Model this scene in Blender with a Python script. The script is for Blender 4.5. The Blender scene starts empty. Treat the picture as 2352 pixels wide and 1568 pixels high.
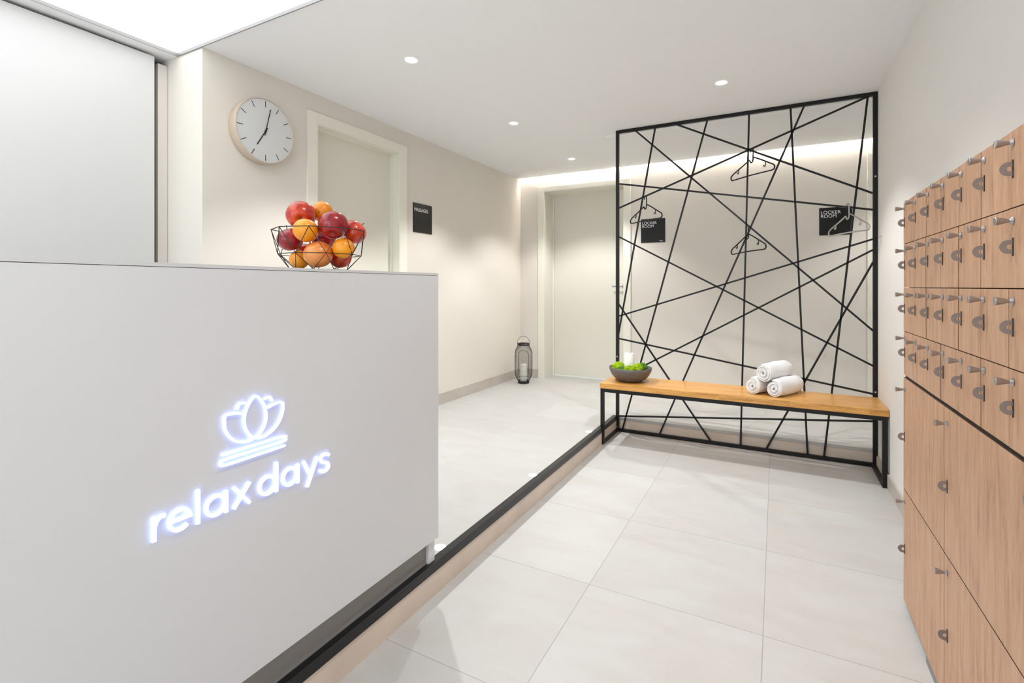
import bpy, bmesh, math, random
from mathutils import Vector, Matrix

C = bpy.context.scene.collection
PI = math.pi

# ------------------------------------------------------------------ camera
cam_d = bpy.data.cameras.new('camera')
cam = bpy.data.objects.new('camera', cam_d)
C.objects.link(cam)
cam.location = (0, 0, 1.2)
cam.rotation_euler = (PI/2, 0, 0.4905)
cam_d.sensor_width = 36
cam_d.lens = 1137.07/2352*36
cam_d.shift_y = -(784-657.82)/2352
cam_d.clip_start = 0.02
bpy.context.scene.camera = cam

# ------------------------------------------------------------------ world, exposure
vs = bpy.context.scene.view_settings
vs.view_transform = 'Standard'
vs.look = 'None'
vs.gamma = 1
vs.use_curve_mapping = False
vs.exposure = 1.42
w = bpy.data.worlds.new('world')
bpy.context.scene.world = w
w.use_nodes = True
w.node_tree.nodes['Background'].inputs[0].default_value = (0.90, 0.955, 1.0, 1)
w.node_tree.nodes['Background'].inputs[1].default_value = 1.02

# light levels, used by the lamp builders further down
PANEL_EMIT = 0.72        # luminous ceiling
SPOT_W = 28             # each recessed downlight
SPOT_LOW_W = 9
COVE_EMIT = 520
GREEN = (1.0, 0.995, 1.0)

ZL, ZU, ZC = 0.0, 0.113, 2.493     # lower floor, upper floor, ceiling
XL, XR = -2.7345, 0.5928           # left and right wall faces
YB = 5.34                          # back wall face
XS = -1.175                        # step edge
YF = 4.03                          # metal screen front face

# ------------------------------------------------------------------ materials
def mat(name, col, rough=0.5, metal=0.0, spec=0.5, bump=0.0, bscale=200, var=0.0, vscale=3.0, coat=0.0):
    m = bpy.data.materials.new(name)
    m.use_nodes = True
    nt = m.node_tree
    b = nt.nodes['Principled BSDF']
    b.inputs['Base Color'].default_value = (*col, 1)
    b.inputs['Roughness'].default_value = rough
    b.inputs['Metallic'].default_value = metal
    b.inputs['Specular IOR Level'].default_value = spec
    b.inputs['Coat Weight'].default_value = coat
    tc = nt.nodes.new('ShaderNodeTexCoord')
    if var > 0:
        n = nt.nodes.new('ShaderNodeTexNoise')
        n.inputs['Scale'].default_value = vscale
        n.inputs['Detail'].default_value = 4
        nt.links.new(tc.outputs['Object'], n.inputs['Vector'])
        r = nt.nodes.new('ShaderNodeValToRGB')
        r.color_ramp.elements[0].position = 0.3
        r.color_ramp.elements[1].position = 0.7
        r.color_ramp.elements[0].color = (*[c*(1-var) for c in col], 1)
        r.color_ramp.elements[1].color = (*[min(1, c*(1+var)) for c in col], 1)
        nt.links.new(n.outputs['Fac'], r.inputs['Fac'])
        nt.links.new(r.outputs['Color'], b.inputs['Base Color'])
    if bump > 0:
        n2 = nt.nodes.new('ShaderNodeTexNoise')
        n2.inputs['Scale'].default_value = bscale
        n2.inputs['Detail'].default_value = 3
        nt.links.new(tc.outputs['Object'], n2.inputs['Vector'])
        bp = nt.nodes.new('ShaderNodeBump')
        bp.inputs['Strength'].default_value = bump
        bp.inputs['Distance'].default_value = 0.002
        nt.links.new(n2.outputs['Fac'], bp.inputs['Height'])
        nt.links.new(bp.outputs['Normal'], b.inputs['Normal'])
    return m

def emit(name, col, s):
    m = bpy.data.materials.new(name)
    m.use_nodes = True
    nt = m.node_tree
    b = nt.nodes['Principled BSDF']
    b.inputs['Base Color'].default_value = (0.8, 0.8, 0.8, 1)
    b.inputs['Emission Color'].default_value = (*col, 1)
    b.inputs['Emission Strength'].default_value = s
    return m

def math_node(nt, op, a, b=None):
    n = nt.nodes.new('ShaderNodeMath')
    n.operation = op
    for i, v in enumerate((a, b)):
        if v is None: continue
        if isinstance(v, (int, float)): n.inputs[i].default_value = v
        else: nt.links.new(v, n.inputs[i])
    return n.outputs[0]

def tile_mat(name, base, alt, grout, x0, y0, sx, sy, gw=0.0016):
    m = bpy.data.materials.new(name)
    m.use_nodes = True
    nt = m.node_tree
    b = nt.nodes['Principled BSDF']
    geo = nt.nodes.new('ShaderNodeNewGeometry')
    sep = nt.nodes.new('ShaderNodeSeparateXYZ')
    nt.links.new(geo.outputs['Position'], sep.inputs[0])
    def axis(o, o0, s):
        t = math_node(nt, 'DIVIDE', math_node(nt, 'SUBTRACT', o, o0), s)
        cell = math_node(nt, 'FLOOR', t)
        fr = math_node(nt, 'FRACT', math_node(nt, 'ADD', t, 0.5))
        dist = math_node(nt, 'MULTIPLY', math_node(nt, 'ABSOLUTE', math_node(nt, 'SUBTRACT', fr, 0.5)), s)
        return cell, math_node(nt, 'LESS_THAN', dist, gw)
    cx, lx = axis(sep.outputs[0], x0, sx)
    cy, ly = axis(sep.outputs[1], y0, sy)
    line = math_node(nt, 'MAXIMUM', lx, ly)
    cmb = nt.nodes.new('ShaderNodeCombineXYZ')
    nt.links.new(cx, cmb.inputs[0]); nt.links.new(cy, cmb.inputs[1])
    wn = nt.nodes.new('ShaderNodeTexWhiteNoise')
    nt.links.new(cmb.outputs[0], wn.inputs['Vector'])
    # veined mottling shifted tile by tile
    va = nt.nodes.new('ShaderNodeVectorMath'); va.operation = 'MULTIPLY_ADD'
    nt.links.new(wn.outputs['Color'], va.inputs[0])
    va.inputs[1].default_value = (13, 17, 5)
    nt.links.new(geo.outputs['Position'], va.inputs[2])
    mp = nt.nodes.new('ShaderNodeMapping')
    mp.inputs['Scale'].default_value = (1.1, 2.6, 1)
    mp.inputs['Rotation'].default_value = (0, 0, 0.25)
    nt.links.new(va.outputs[0], mp.inputs[0])
    n = nt.nodes.new('ShaderNodeTexNoise')
    n.inputs['Scale'].default_value = 2.2; n.inputs['Detail'].default_value = 9
    n.inputs['Roughness'].default_value = 0.62; n.inputs['Distortion'].default_value = 0.6
    nt.links.new(mp.outputs[0], n.inputs['Vector'])
    r = nt.nodes.new('ShaderNodeValToRGB')
    r.color_ramp.elements[0].position = 0.34; r.color_ramp.elements[0].color = (*alt, 1)
    r.color_ramp.elements[1].position = 0.62; r.color_ramp.elements[1].color = (*base, 1)
    nt.links.new(n.outputs['Fac'], r.inputs['Fac'])
    # per tile tone
    tone = math_node(nt, 'ADD', math_node(nt, 'MULTIPLY', wn.outputs['Value'], 0.07), 0.95)
    mx = nt.nodes.new('ShaderNodeVectorMath'); mx.operation = 'SCALE'
    nt.links.new(r.outputs['Color'], mx.inputs[0]); nt.links.new(tone, mx.inputs['Scale'])
    mix = nt.nodes.new('ShaderNodeMix'); mix.data_type = 'RGBA'
    nt.links.new(line, mix.inputs['Factor'])
    nt.links.new(mx.outputs[0], mix.inputs['A'])
    mix.inputs['B'].default_value = (*grout, 1)
    nt.links.new(mix.outputs['Result'], b.inputs['Base Color'])
    b.inputs['Roughness'].default_value = 0.42
    b.inputs['Specular IOR Level'].default_value = 0.35
    bp = nt.nodes.new('ShaderNodeBump')
    bp.inputs['Strength'].default_value = 0.15; bp.inputs['Distance'].default_value = 0.001
    nt.links.new(math_node(nt, 'SUBTRACT', n.outputs['Fac'], line), bp.inputs['Height'])
    nt.links.new(bp.outputs['Normal'], b.inputs['Normal'])
    return m

def wood_mat(name, c1, c2, c3, stretch, rough=0.45, scale=1.0, staves=None):
    m = bpy.data.materials.new(name)
    m.use_nodes = True
    nt = m.node_tree
    b = nt.nodes['Principled BSDF']
    tc = nt.nodes.new('ShaderNodeTexCoord')
    oi = nt.nodes.new('ShaderNodeObjectInfo')
    va = nt.nodes.new('ShaderNodeVectorMath'); va.operation = 'MULTIPLY_ADD'
    nt.links.new(oi.outputs['Random'], va.inputs[0]); va.inputs[1].default_value = (7, 31, 19)
    nt.links.new(tc.outputs['Object'], va.inputs[2])
    src = va.outputs[0]
    if staves:
        sp = nt.nodes.new('ShaderNodeSeparateXYZ'); nt.links.new(tc.outputs['Object'], sp.inputs[0])
        iy = math_node(nt, 'FLOOR', math_node(nt, 'DIVIDE', sp.outputs[1], staves[1]))
        off = math_node(nt, 'MULTIPLY', iy, staves[0]*0.37)
        ix = math_node(nt, 'FLOOR', math_node(nt, 'DIVIDE', math_node(nt, 'ADD', sp.outputs[0], off), staves[0]))
        cb = nt.nodes.new('ShaderNodeCombineXYZ'); nt.links.new(ix, cb.inputs[0]); nt.links.new(iy, cb.inputs[1])
        wn = nt.nodes.new('ShaderNodeTexWhiteNoise'); nt.links.new(cb.outputs[0], wn.inputs['Vector'])
        v2 = nt.nodes.new('ShaderNodeVectorMath'); v2.operation = 'MULTIPLY_ADD'
        nt.links.new(wn.outputs['Color'], v2.inputs[0]); v2.inputs[1].default_value = (5, 5, 5)
        nt.links.new(src, v2.inputs[2]); src = v2.outputs[0]
    mp = nt.nodes.new('ShaderNodeMapping')
    mp.inputs['Scale'].default_value = stretch
    nt.links.new(src, mp.inputs[0])
    n = nt.nodes.new('ShaderNodeTexNoise')
    n.inputs['Scale'].default_value = 9*scale; n.inputs['Detail'].default_value = 8
    n.inputs['Roughness'].default_value = 0.65; n.inputs['Distortion'].default_value = 0.35
    nt.links.new(mp.outputs[0], n.inputs['Vector'])
    n2 = nt.nodes.new('ShaderNodeTexNoise')
    n2.inputs['Scale'].default_value = 60*scale; n2.inputs['Detail'].default_value = 3
    nt.links.new(mp.outputs[0], n2.inputs['Vector'])
    s = math_node(nt, 'ADD', math_node(nt, 'MULTIPLY', n.outputs['Fac'], 0.75), math_node(nt, 'MULTIPLY', n2.outputs['Fac'], 0.25))
    if staves:
        s = math_node(nt, 'ADD', s, math_node(nt, 'MULTIPLY', math_node(nt, 'SUBTRACT', wn.outputs['Value'], 0.5), 0.12))
    r = nt.nodes.new('ShaderNodeValToRGB')
    e = r.color_ramp.elements
    e[0].position = 0.33; e[0].color = (*c1, 1)
    e[1].position = 0.65; e[1].color = (*c3, 1)
    k = e.new(0.5); k.color = (*c2, 1)
    nt.links.new(s, r.inputs['Fac'])
    nt.links.new(r.outputs['Color'], b.inputs['Base Color'])
    b.inputs['Roughness'].default_value = rough
    bp = nt.nodes.new('ShaderNodeBump')
    bp.inputs['Strength'].default_value = 0.12; bp.inputs['Distance'].default_value = 0.001
    nt.links.new(s, bp.inputs['Height']); nt.links.new(bp.outputs['Normal'], b.inputs['Normal'])
    return m

def fruit_mat(name, c1, c2, speck, rough=0.22, streak=True):
    m = bpy.data.materials.new(name)
    m.use_nodes = True
    nt = m.node_tree
    b = nt.nodes['Principled BSDF']
    tc = nt.nodes.new('ShaderNodeTexCoord')
    mp = nt.nodes.new('ShaderNodeMapping')
    mp.inputs['Scale'].default_value = (1, 1, 0.35) if streak else (1, 1, 1)
    nt.links.new(tc.outputs['Object'], mp.inputs[0])
    n = nt.nodes.new('ShaderNodeTexNoise')
    n.inputs['Scale'].default_value = 22 if streak else 9
    n.inputs['Detail'].default_value = 6
    nt.links.new(mp.outputs[0], n.inputs['Vector'])
    r = nt.nodes.new('ShaderNodeValToRGB')
    r.color_ramp.elements[0].position = 0.40; r.color_ramp.elements[0].color = (*c1, 1)
    r.color_ramp.elements[1].position = 0.66; r.color_ramp.elements[1].color = (*c2, 1)
    nt.links.new(n.outputs['Fac'], r.inputs['Fac'])
    nt.links.new(r.outputs['Color'], b.inputs['Base Color'])
    b.inputs['Roughness'].default_value = rough
    b.inputs['Coat Weight'].default_value = 0.3
    b.inputs['Coat Roughness'].default_value = 0.15
    if speck:
        v = nt.nodes.new('ShaderNodeTexVoronoi'); v.inputs['Scale'].default_value = 420
        nt.links.new(tc.outputs['Object'], v.inputs['Vector'])
        bp = nt.nodes.new('ShaderNodeBump'); bp.inputs['Strength'].default_value = 0.35
        bp.inputs['Distance'].default_value = 0.0008
        nt.links.new(v.outputs['Distance'], bp.inputs['Height'])
        nt.links.new(bp.outputs['Normal'], b.inputs['Normal'])
    return m

M = dict(
    wall=mat('wall_paint', (0.75, 0.71, 0.64), 0.75, bump=0.06, bscale=350),
    wall2=mat('wall_paint_light', (0.82, 0.80, 0.765), 0.75, bump=0.06, bscale=350),
    ceil=mat('ceiling_paint', (0.88, 0.88, 0.88), 0.85),
    door=mat('door_paint', (0.76, 0.74, 0.645), 0.42),
    trimw=mat('door_trim_paint', (0.84, 0.82, 0.72), 0.4),
    skirt=mat('skirting_tile', (0.52, 0.475, 0.42), 0.5, var=0.06, vscale=6),
    riser=mat('riser_tile', (0.68, 0.58, 0.49), 0.5, var=0.07, vscale=5),
    tile=tile_mat('floor_tile', (0.565, 0.565, 0.55), (0.535, 0.515, 0.485), (0.36, 0.355, 0.34), -0.6650, 1.2855, 0.6245, 0.6225),
    tileu=tile_mat('floor_tile_upper', (0.52, 0.52, 0.505), (0.49, 0.48, 0.455), (0.50, 0.49, 0.465), -1.80, 1.2855, 0.6245, 0.6225, 0.0012),
    black=mat('black_powder_coat', (0.004, 0.004, 0.0045), 0.42, spec=0.35),
    blackm=mat('black_matte', (0.004, 0.004, 0.004), 0.5),
    nosing=mat('black_anodised', (0.008, 0.0085, 0.010), 0.35, metal=0.2),
    counter=mat('counter_laminate', (0.69, 0.70, 0.715), 0.45),
    ctop=mat('countertop_laminate', (0.64, 0.645, 0.65), 0.45),
    plinth=mat('plinth_grey', (0.24, 0.23, 0.22), 0.5),
    cabw=mat('cabinet_white', (0.65, 0.655, 0.65), 0.3),
    cabp=mat('cabinet_side', (0.70, 0.655, 0.61), 0.5),
    chrome=mat('satin_chrome', (0.46, 0.455, 0.47), 0.32, metal=1),
    bronze=mat('brushed_bronze', (0.27, 0.235, 0.215), 0.42, metal=0.6),
    dark=mat('dark_gap', (0.02, 0.017, 0.015), 0.7),
    case=mat('champagne_metal', (0.60, 0.50, 0.40), 0.38, metal=0.25),
    dial=mat('dial_white', (0.66, 0.675, 0.665), 0.4),
    signb=mat('sign_black', (0.004, 0.004, 0.004), 0.4, spec=0.3),
    signw=mat('sign_white', (0.82, 0.82, 0.82), 0.5),
    towel=mat('white_terry', (0.90, 0.90, 0.91), 0.95, spec=0.1, bump=0.9, bscale=420),
    bowl=mat('grey_ceramic', (0.13, 0.118, 0.108), 0.5, var=0.05, vscale=30),
    candle=mat('white_wax', (0.88, 0.87, 0.82), 0.5),
    wick=mat('wick', (0.05, 0.04, 0.03), 0.9),
    lwire=mat('lantern_black', (0.02, 0.02, 0.018), 0.45, metal=0.3),
    whitep=mat('white_profile', (0.93, 0.93, 0.93), 0.45),
    greym=mat('grey_profile', (0.33, 0.33, 0.33), 0.4, metal=0.4),
    stem=mat('fruit_stem', (0.10, 0.06, 0.03), 0.8),
    calyx=mat('fruit_calyx', (0.10, 0.12, 0.04), 0.8),
    moss1=mat('moss_bright', (0.42, 0.60, 0.008), 0.9, var=0.45, vscale=60),
    moss2=mat('moss_dark', (0.13, 0.30, 0.03), 0.9, var=0.6, vscale=60),
)
M['locker'] = wood_mat('locker_oak', (0.38, 0.20, 0.11), (0.54, 0.315, 0.19), (0.63, 0.39, 0.245), (5.5, 5.5, 0.55))
M['benchw'] = wood_mat('bench_oak', (0.44, 0.185, 0.038), (0.66, 0.33, 0.082), (0.76, 0.42, 0.12), (0.6, 6, 6), rough=0.3, staves=(0.42, 0.045))
M['apple'] = fruit_mat('apple_red', (0.20, 0.002, 0.012), (0.40, 0.010, 0.010), False)
M['apple2'] = fruit_mat('apple_red_orange', (0.36, 0.006, 0.010), (0.68, 0.07, 0.010), False)
M['orange'] = fruit_mat('orange_peel', (0.80, 0.25, 0.0), (0.88, 0.34, 0.001), True, 0.35, False)
M['peach'] = fruit_mat('grapefruit_peel', (0.64, 0.13, 0.012), (0.80, 0.32, 0.07), True, 0.32, False)
M['panel'] = emit('luminous_ceiling', (0.98, 0.985, 1.0), PANEL_EMIT)
M['lamp'] = emit('lamp_disc', (1.0, 0.97, 0.92), 6)
M['cove'] = emit('cove_led', (1.0, 0.96, 0.95), COVE_EMIT)
M['letter'] = emit('letter_face', (0.80, 0.93, 1.0), 0.36)
M['letterside'] = emit('letter_edge', (0.20, 0.32, 1.0), 1.05)
M['marker'] = emit('floor_light', (1.0, 0.99, 0.93), 1.6)

# ------------------------------------------------------------------ mesh helpers
def box(bm, x0, x1, y0, y1, z0, z1):
    vsx = [bm.verts.new((x, y, z)) for z in (z0, z1) for y in (y0, y1) for x in (x0, x1)]
    for f in ((0, 2, 3, 1), (4, 5, 7, 6), (0, 1, 5, 4), (2, 6, 7, 3), (0, 4, 6, 2), (1, 3, 7, 5)):
        bm.faces.new([vsx[i] for i in f])

def frame_of(d, up=None):
    d = Vector(d).normalized()
    u = Vector(up) if up else (Vector((0, 0, 1)) if abs(d.z) < 0.95 else Vector((1, 0, 0)))
    s = d.cross(u)
    if s.length < 1e-6: s = d.cross(Vector((0, 1, 0)))
    s.normalize()
    return s, s.cross(d).normalized()

def tube(bm, pts, r, seg=8, closed=False, caps=True):
    pts = [Vector(p) for p in pts]
    n = len(pts); rings = []; prev = None
    for i, p in enumerate(pts):
        if closed: d = pts[(i+1) % n] - pts[i-1]
        else: d = pts[min(i+1, n-1)] - pts[max(i-1, 0)]
        d.normalize()
        if prev is None: s, t = frame_of(d)
        else:
            s = prev - d*prev.dot(d)
            if s.length < 1e-6: s, t = frame_of(d)
            s.normalize(); t = d.cross(s) * -1
            t = s.cross(d)
        prev = s
        rr = r[i] if isinstance(r, (list, tuple)) else r
        rings.append([bm.verts.new(p + s*math.cos(2*PI*k/seg)*rr + t*math.sin(2*PI*k/seg)*rr) for k in range(seg)])
    m = n if closed else n-1
    for i in range(m):
        a, b = rings[i], rings[(i+1) % n]
        for k in range(seg):
            bm.faces.new((a[k], a[(k+1) % seg], b[(k+1) % seg], b[k]))
    if not closed and caps:
        bm.faces.new(list(reversed(rings[0]))); bm.faces.new(rings[-1])

def bar(bm, a, b, w, h=None, up=(0, 1, 0)):
    """square bar from a to b"""
    h = h or w
    a, b = Vector(a), Vector(b)
    s, t = frame_of(b-a, up)
    q = [(-1, -1), (1, -1), (1, 1), (-1, 1)]
    A = [bm.verts.new(a + s*i*w/2 + t*j*h/2) for i, j in q]
    B = [bm.verts.new(b + s*i*w/2 + t*j*h/2) for i, j in q]
    for k in range(4): bm.faces.new((A[k], A[(k+1) % 4], B[(k+1) % 4], B[k]))
    bm.faces.new(list(reversed(A))); bm.faces.new(B)

def lathe(bm, prof, seg=32, origin=(0, 0, 0), axis='z', wob=None):
    o = Vector(origin); rings = []
    for r, h in prof:
        ring = []
        if r < 1e-6:
            p = {'z': Vector((0, 0, h)), '-x': Vector((-h, 0, 0)), 'x': Vector((h, 0, 0))}[axis]
            ring = [bm.verts.new(o+p)]
        else:
            for k in range(seg):
                a = 2*PI*k/seg; c, s = math.cos(a)*r, math.sin(a)*r
                p = {'z': Vector((c, s, h)), '-x': Vector((-h, c, s)), 'x': Vector((h, c, s))}[axis]
                if wob: p = wob(p, a)
                ring.append(bm.verts.new(o+p))
        rings.append(ring)
    for a, b in zip(rings, rings[1:]):
        if len(a) == 1 and len(b) == 1: continue
        for k in range(seg):
            k2 = (k+1) % seg
            if len(a) == 1: bm.faces.new((a[0], b[k2], b[k]))
            elif len(b) == 1: bm.faces.new((a[k], a[k2], b[0]))
            else: bm.faces.new((a[k], a[k2], b[k2], b[k]))

def smoothline(pts, n=6, closed=False):
    P = [Vector(p) for p in pts]; out = []
    N = len(P)
    rng = range(N) if closed else range(N-1)
    for i in rng:
        p0 = P[(i-1) % N] if closed or i > 0 else P[i]
        p1 = P[i]; p2 = P[(i+1) % N]
        p3 = P[(i+2) % N] if closed or i < N-2 else P[i+1]
        for k in range(n):
            t = k/n
            out.append(0.5*((2*p1) + (p2-p0)*t + (2*p0-5*p1+4*p2-p3)*t*t + (3*p1-p0-3*p2+p3)*t**3))
    if not closed: out.append(P[-1])
    return out

def finish(bm, name, m, parent=None, smooth=False, bevel=0.0, auto=True):
    bmesh.ops.recalc_face_normals(bm, faces=bm.faces)
    if bevel > 0:
        bmesh.ops.bevel(bm, geom=list(bm.edges), offset=bevel, segments=2, affect='EDGES', profile=0.7)
    me = bpy.data.meshes.new(name)
    bm.to_mesh(me); bm.free()
    mats = m if isinstance(m, (list, tuple)) else [m]
    for k in mats: me.materials.append(k)
    if smooth:
        for p in me.polygons: p.use_smooth = True
        if smooth == 'auto':
            me.set_sharp_from_angle(angle=math.radians(38))
    o = bpy.data.objects.new(name, me)
    C.objects.link(o)
    if parent: o.parent = parent
    return o

def thing(name, label, cat, loc=(0, 0, 0), rot=(0, 0, 0), group=None):
    o = bpy.data.objects.new(name, None)
    o.empty_display_size = 0.05
    C.objects.link(o)
    o.location = loc; o.rotation_euler = rot
    o['label'] = label; o['category'] = cat
    if group: o['group'] = group
    return o

def tag(o, label, cat, group=None):
    o['label'] = label; o['category'] = cat
    if group: o['group'] = group
    return o

def struct(o, label=None):
    o['kind'] = 'structure'
    if label: o['label'] = label
    return o

def boxes(name, lst, m, parent=None, bevel=0.0, smooth=False):
    bm = bmesh.new()
    for b in lst: box(bm, *b)
    return finish(bm, name, m, parent, bevel=bevel, smooth=smooth)

# ------------------------------------------------------------------ setting: floors
ZT = ZC + 0.35
struct(boxes('floor', [(XS, XR+0.2, -1.8, YF+0.026, -0.1, ZL)], M['tile']), 'pale stone tiled lower floor')
struct(boxes('floor', [(-4.4, XS, -1.8, YB+0.35, ZU-0.022, ZU), (XS, 2.2, YF+0.026, YB+0.35, ZU-0.022, ZU),
                       (-4.4, XS-0.004, -1.8, YB+0.35, -0.1, ZU-0.022), (XS-0.004, 2.2, YF+0.031, YB+0.35, -0.1, ZU-0.022)],
             M['tileu']), 'pale stone tiled raised floor, one step up')
struct(boxes('trim_1', [(XS-0.004, XS+0.004, -1.8, YF+0.02, 0, ZU-0.022)], M['riser']), 'beige tiled riser of the long step')
struct(boxes('trim_2', [(XS+0.004, XR, YF+0.024, YF+0.031, 0, ZU-0.023)], M['riser']), 'beige tiled riser behind the bench')

# black edge profile along the step
nose = boxes('trim_3', [(XS-0.022, XS+0.010, -1.8, YF, ZU, ZU+0.020), (XS+0.0042, XS+0.010, -1.8, YF, ZU-0.017, ZU)], M['nosing'])
struct(nose, 'black metal edge profile along the step')

# ------------------------------------------------------------------ setting: walls
D1Y0, D1Y1, D1Z = 2.3194, 3.1475, 2.298
struct(boxes('wall_left', [(XL-0.3355, XL, 1.57, D1Y0, ZU, ZT), (XL-0.3355, XL, D1Y1, YB, ZU, ZT),
                           (XL-0.3355, XL, D1Y0, D1Y1, D1Z, ZT)], M['wall']), 'greige painted wall with the clock')
BX0, BX1, BZ = -2.4201, -1.465, 2.318
EX0, EX1 = 0.783, 1.70
struct(boxes('wall_back', [(XL-0.3355, BX0, YB, YB+0.3, ZU, ZT), (BX1, EX0, YB, YB+0.3, ZU, ZT), (EX1, 2.2, YB, YB+0.3, ZU, ZT),
                           (BX0, BX1, YB, YB+0.3, BZ, ZT), (EX0, EX1, YB, YB+0.3, BZ, ZT)], M['wall']), 'greige back wall with two doors')
struct(boxes('wall_right', [(XR, XR+0.2, -1.8, YF+0.09, 0, ZT)], M['wall2']), 'greige wall behind the lockers')
struct(boxes('wall_hall_right', [(2.0, 2.2, YF+0.09, YB, ZU, ZT), (XR+0.2, 2.0, YF-0.1, YF+0.09, ZU, ZT)], M['wall2']), 'hall end wall')
struct(boxes('wall_front', [(-4.4, -3.0, -2.0, -1.8, -0.1, ZT), (XR-0.05, 0.8, -2.0, -1.8, -0.1, ZT), (-3.0, XR-0.05, -2.0, -1.8, 2.42, ZT)], M['wall2']), 'wall behind the viewpoint with an added opening for fill light')  # unseen opening, added so the world background brightens the room
struct(boxes('fill_opening_1', [(-3.0, XR-0.05, -1.93, -1.87, 2.37, 2.42), (-3.0, -2.95, -1.93, -1.87, ZU, 2.37), (XR-0.10, XR-0.05, -1.93, -1.87, 0, 2.37), (-1.24, -1.19, -1.93, -1.87, ZU, 2.37)], M['greym']), 'frame of the added fill light opening')
struct(boxes('wall_far_left', [(-4.4, -3.62, -1.8, 1.57, ZU, ZT), (-4.4, XL-0.3355, 1.57, 1.8, ZU, ZT)], M['wall2']), 'wall behind the cabinets')

# ------------------------------------------------------------------ setting: ceiling with its luminous field
PX0, PX1, PY0, PY1 = -2.962, -1.32, -1.2, 1.5663
CE = 5.288
struct(boxes('ceiling', [(-4.4, PX0, -1.8, 1.8, ZC, ZC+0.1), (PX1, 0.8, -1.8, 1.8, ZC, ZC+0.1), (PX0, PX1, PY1, 1.8, ZC, ZC+0.1),
                         (PX0, PX1, -1.8, PY0, ZC, ZC+0.1), (XL-0.3, 2.2, 1.8, CE, ZC, ZC+0.1),
                         (XL-0.3, 2.2, CE-0.2, YB+0.02, ZT-0.02, ZT+0.05), (XL-0.3, 2.2, CE-0.12, CE-0.1, ZC+0.1, ZT)], M['ceil']), 'white painted ceiling')
lp = tag(boxes('ceiling_light_panel', [(PX0+0.004, PX1-0.004, PY0+0.004, PY1-0.004, ZC+0.012, ZC+0.03)], M['panel']),
         'large glowing white stretched ceiling panel above the reception counter', 'ceiling light')
boxes('panel_frame', [(PX0, PX0+0.006, PY0, PY1, ZC-0.004, ZC+0.03), (PX1-0.006, PX1, PY0, PY1, ZC-0.004, ZC+0.03),
                      (PX0, PX1, PY1-0.006, PY1, ZC-0.004, ZC+0.03), (PX0, PX1, PY0, PY0+0.006, ZC-0.004, ZC+0.03)], M['greym'], lp)
cv = tag(boxes('cove_light_strip', [(XL+0.01, 1.98, CE-0.05, CE-0.005, ZC+0.102, ZC+0.112)], M['cove']),
         'hidden light strip in the ceiling slot along the back wall', 'light strip')
struct(boxes('trim_4', [(-1.2947, XR-0.001, 4.125, 4.165, ZC-0.010, ZC)], M['whitep']), 'slim white profile on the ceiling behind the metal screen')

# ------------------------------------------------------------------ baseboards
bh = ZU+0.103
struct(boxes('baseboard_left', [(XL, XL+0.012, 1.57, D1Y0-0.08, ZU, bh), (XL, XL+0.012, D1Y1+0.088, YB, ZU, bh)], M['skirt']), 'beige tile skirting')
struct(boxes('baseboard_back', [(XL+0.012, BX0-0.076, YB-0.012, YB, ZU, bh), (BX1+0.076, EX0-0.078, YB-0.012, YB, ZU, bh)], M['skirt']), 'beige tile skirting')
struct(boxes('baseboard_right', [(XR-0.012, XR, 2.36, YF-0.03, 0, 0.085)], M['skirt']), 'beige tile skirting')
# small boxed corner in the skirting beside the lantern
struct(boxes('trim_5', [(XL+0.012, XL+0.045, YB-0.10, YB-0.012, ZU, bh+0.005)], M['skirt']), 'boxed skirting corner')

# ------------------------------------------------------------------ doors
def side_door(name, label, x, y0, y1, zt, tw, rec):
    leaf = struct(boxes(name, [(x-rec-0.04, x-rec, y0+0.006, y1-0.006, ZU+0.008, zt-0.004)], M['door'], bevel=0.002), label)
    boxes('door_frame', [(x, x+0.014, y0-tw, y0, ZU, zt+tw-0.006), (x, x+0.014, y1, y1+tw+0.012, ZU, zt+tw-0.006), (x, x+0.014, y0, y1, zt, zt+tw-0.006)], M['trimw'], leaf, bevel=0.003)
    boxes('door_jamb', [(x-rec-0.03, x+0.012, y0, y0+0.006, ZU, zt), (x-rec-0.03, x+0.012, y1-0.006, y1, ZU, zt), (x-rec-0.03, x+0.012, y0+0.006, y1-0.006, zt-0.006, zt)], M['trimw'], leaf)
    boxes('door_stop', [(x-rec, x-rec+0.02, y0+0.006, y0+0.018, ZU, zt-0.006), (x-rec, x-rec+0.02, y1-0.018, y1-0.006, ZU, zt-0.006), (x-rec, x-rec+0.02, y0+0.018, y1-0.018, zt-0.018, zt-0.006)], M['trimw'], leaf)
    return leaf

def lever(parent, px, py, pz, dirx, normal):
    """lever handle: rosette, neck and lever; normal is -1 along y"""
    bm = bmesh.new()
    tube(bm, [(px, py, pz), (px, py-0.008, pz)], 0.024, 20)
    tube(bm, smoothline([(px, py-0.008, pz), (px, py-0.035, pz), (px+dirx*0.012, py-0.048, pz), (px+dirx*0.06, py-0.05, pz), (px+dirx*0.125, py-0.05, pz)], 5), 0.0085, 10)
    h = finish(bm, 'door_handle', M['chrome'], parent, smooth='auto'); h['label'] = 'satin metal lever handle'
    bm = bmesh.new()
    tube(bm, [(px, py, pz-0.075), (px, py-0.006, pz-0.075)], 0.022, 20)
    finish(bm, 'keyhole_rosette', M['chrome'], parent, smooth='auto')

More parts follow.
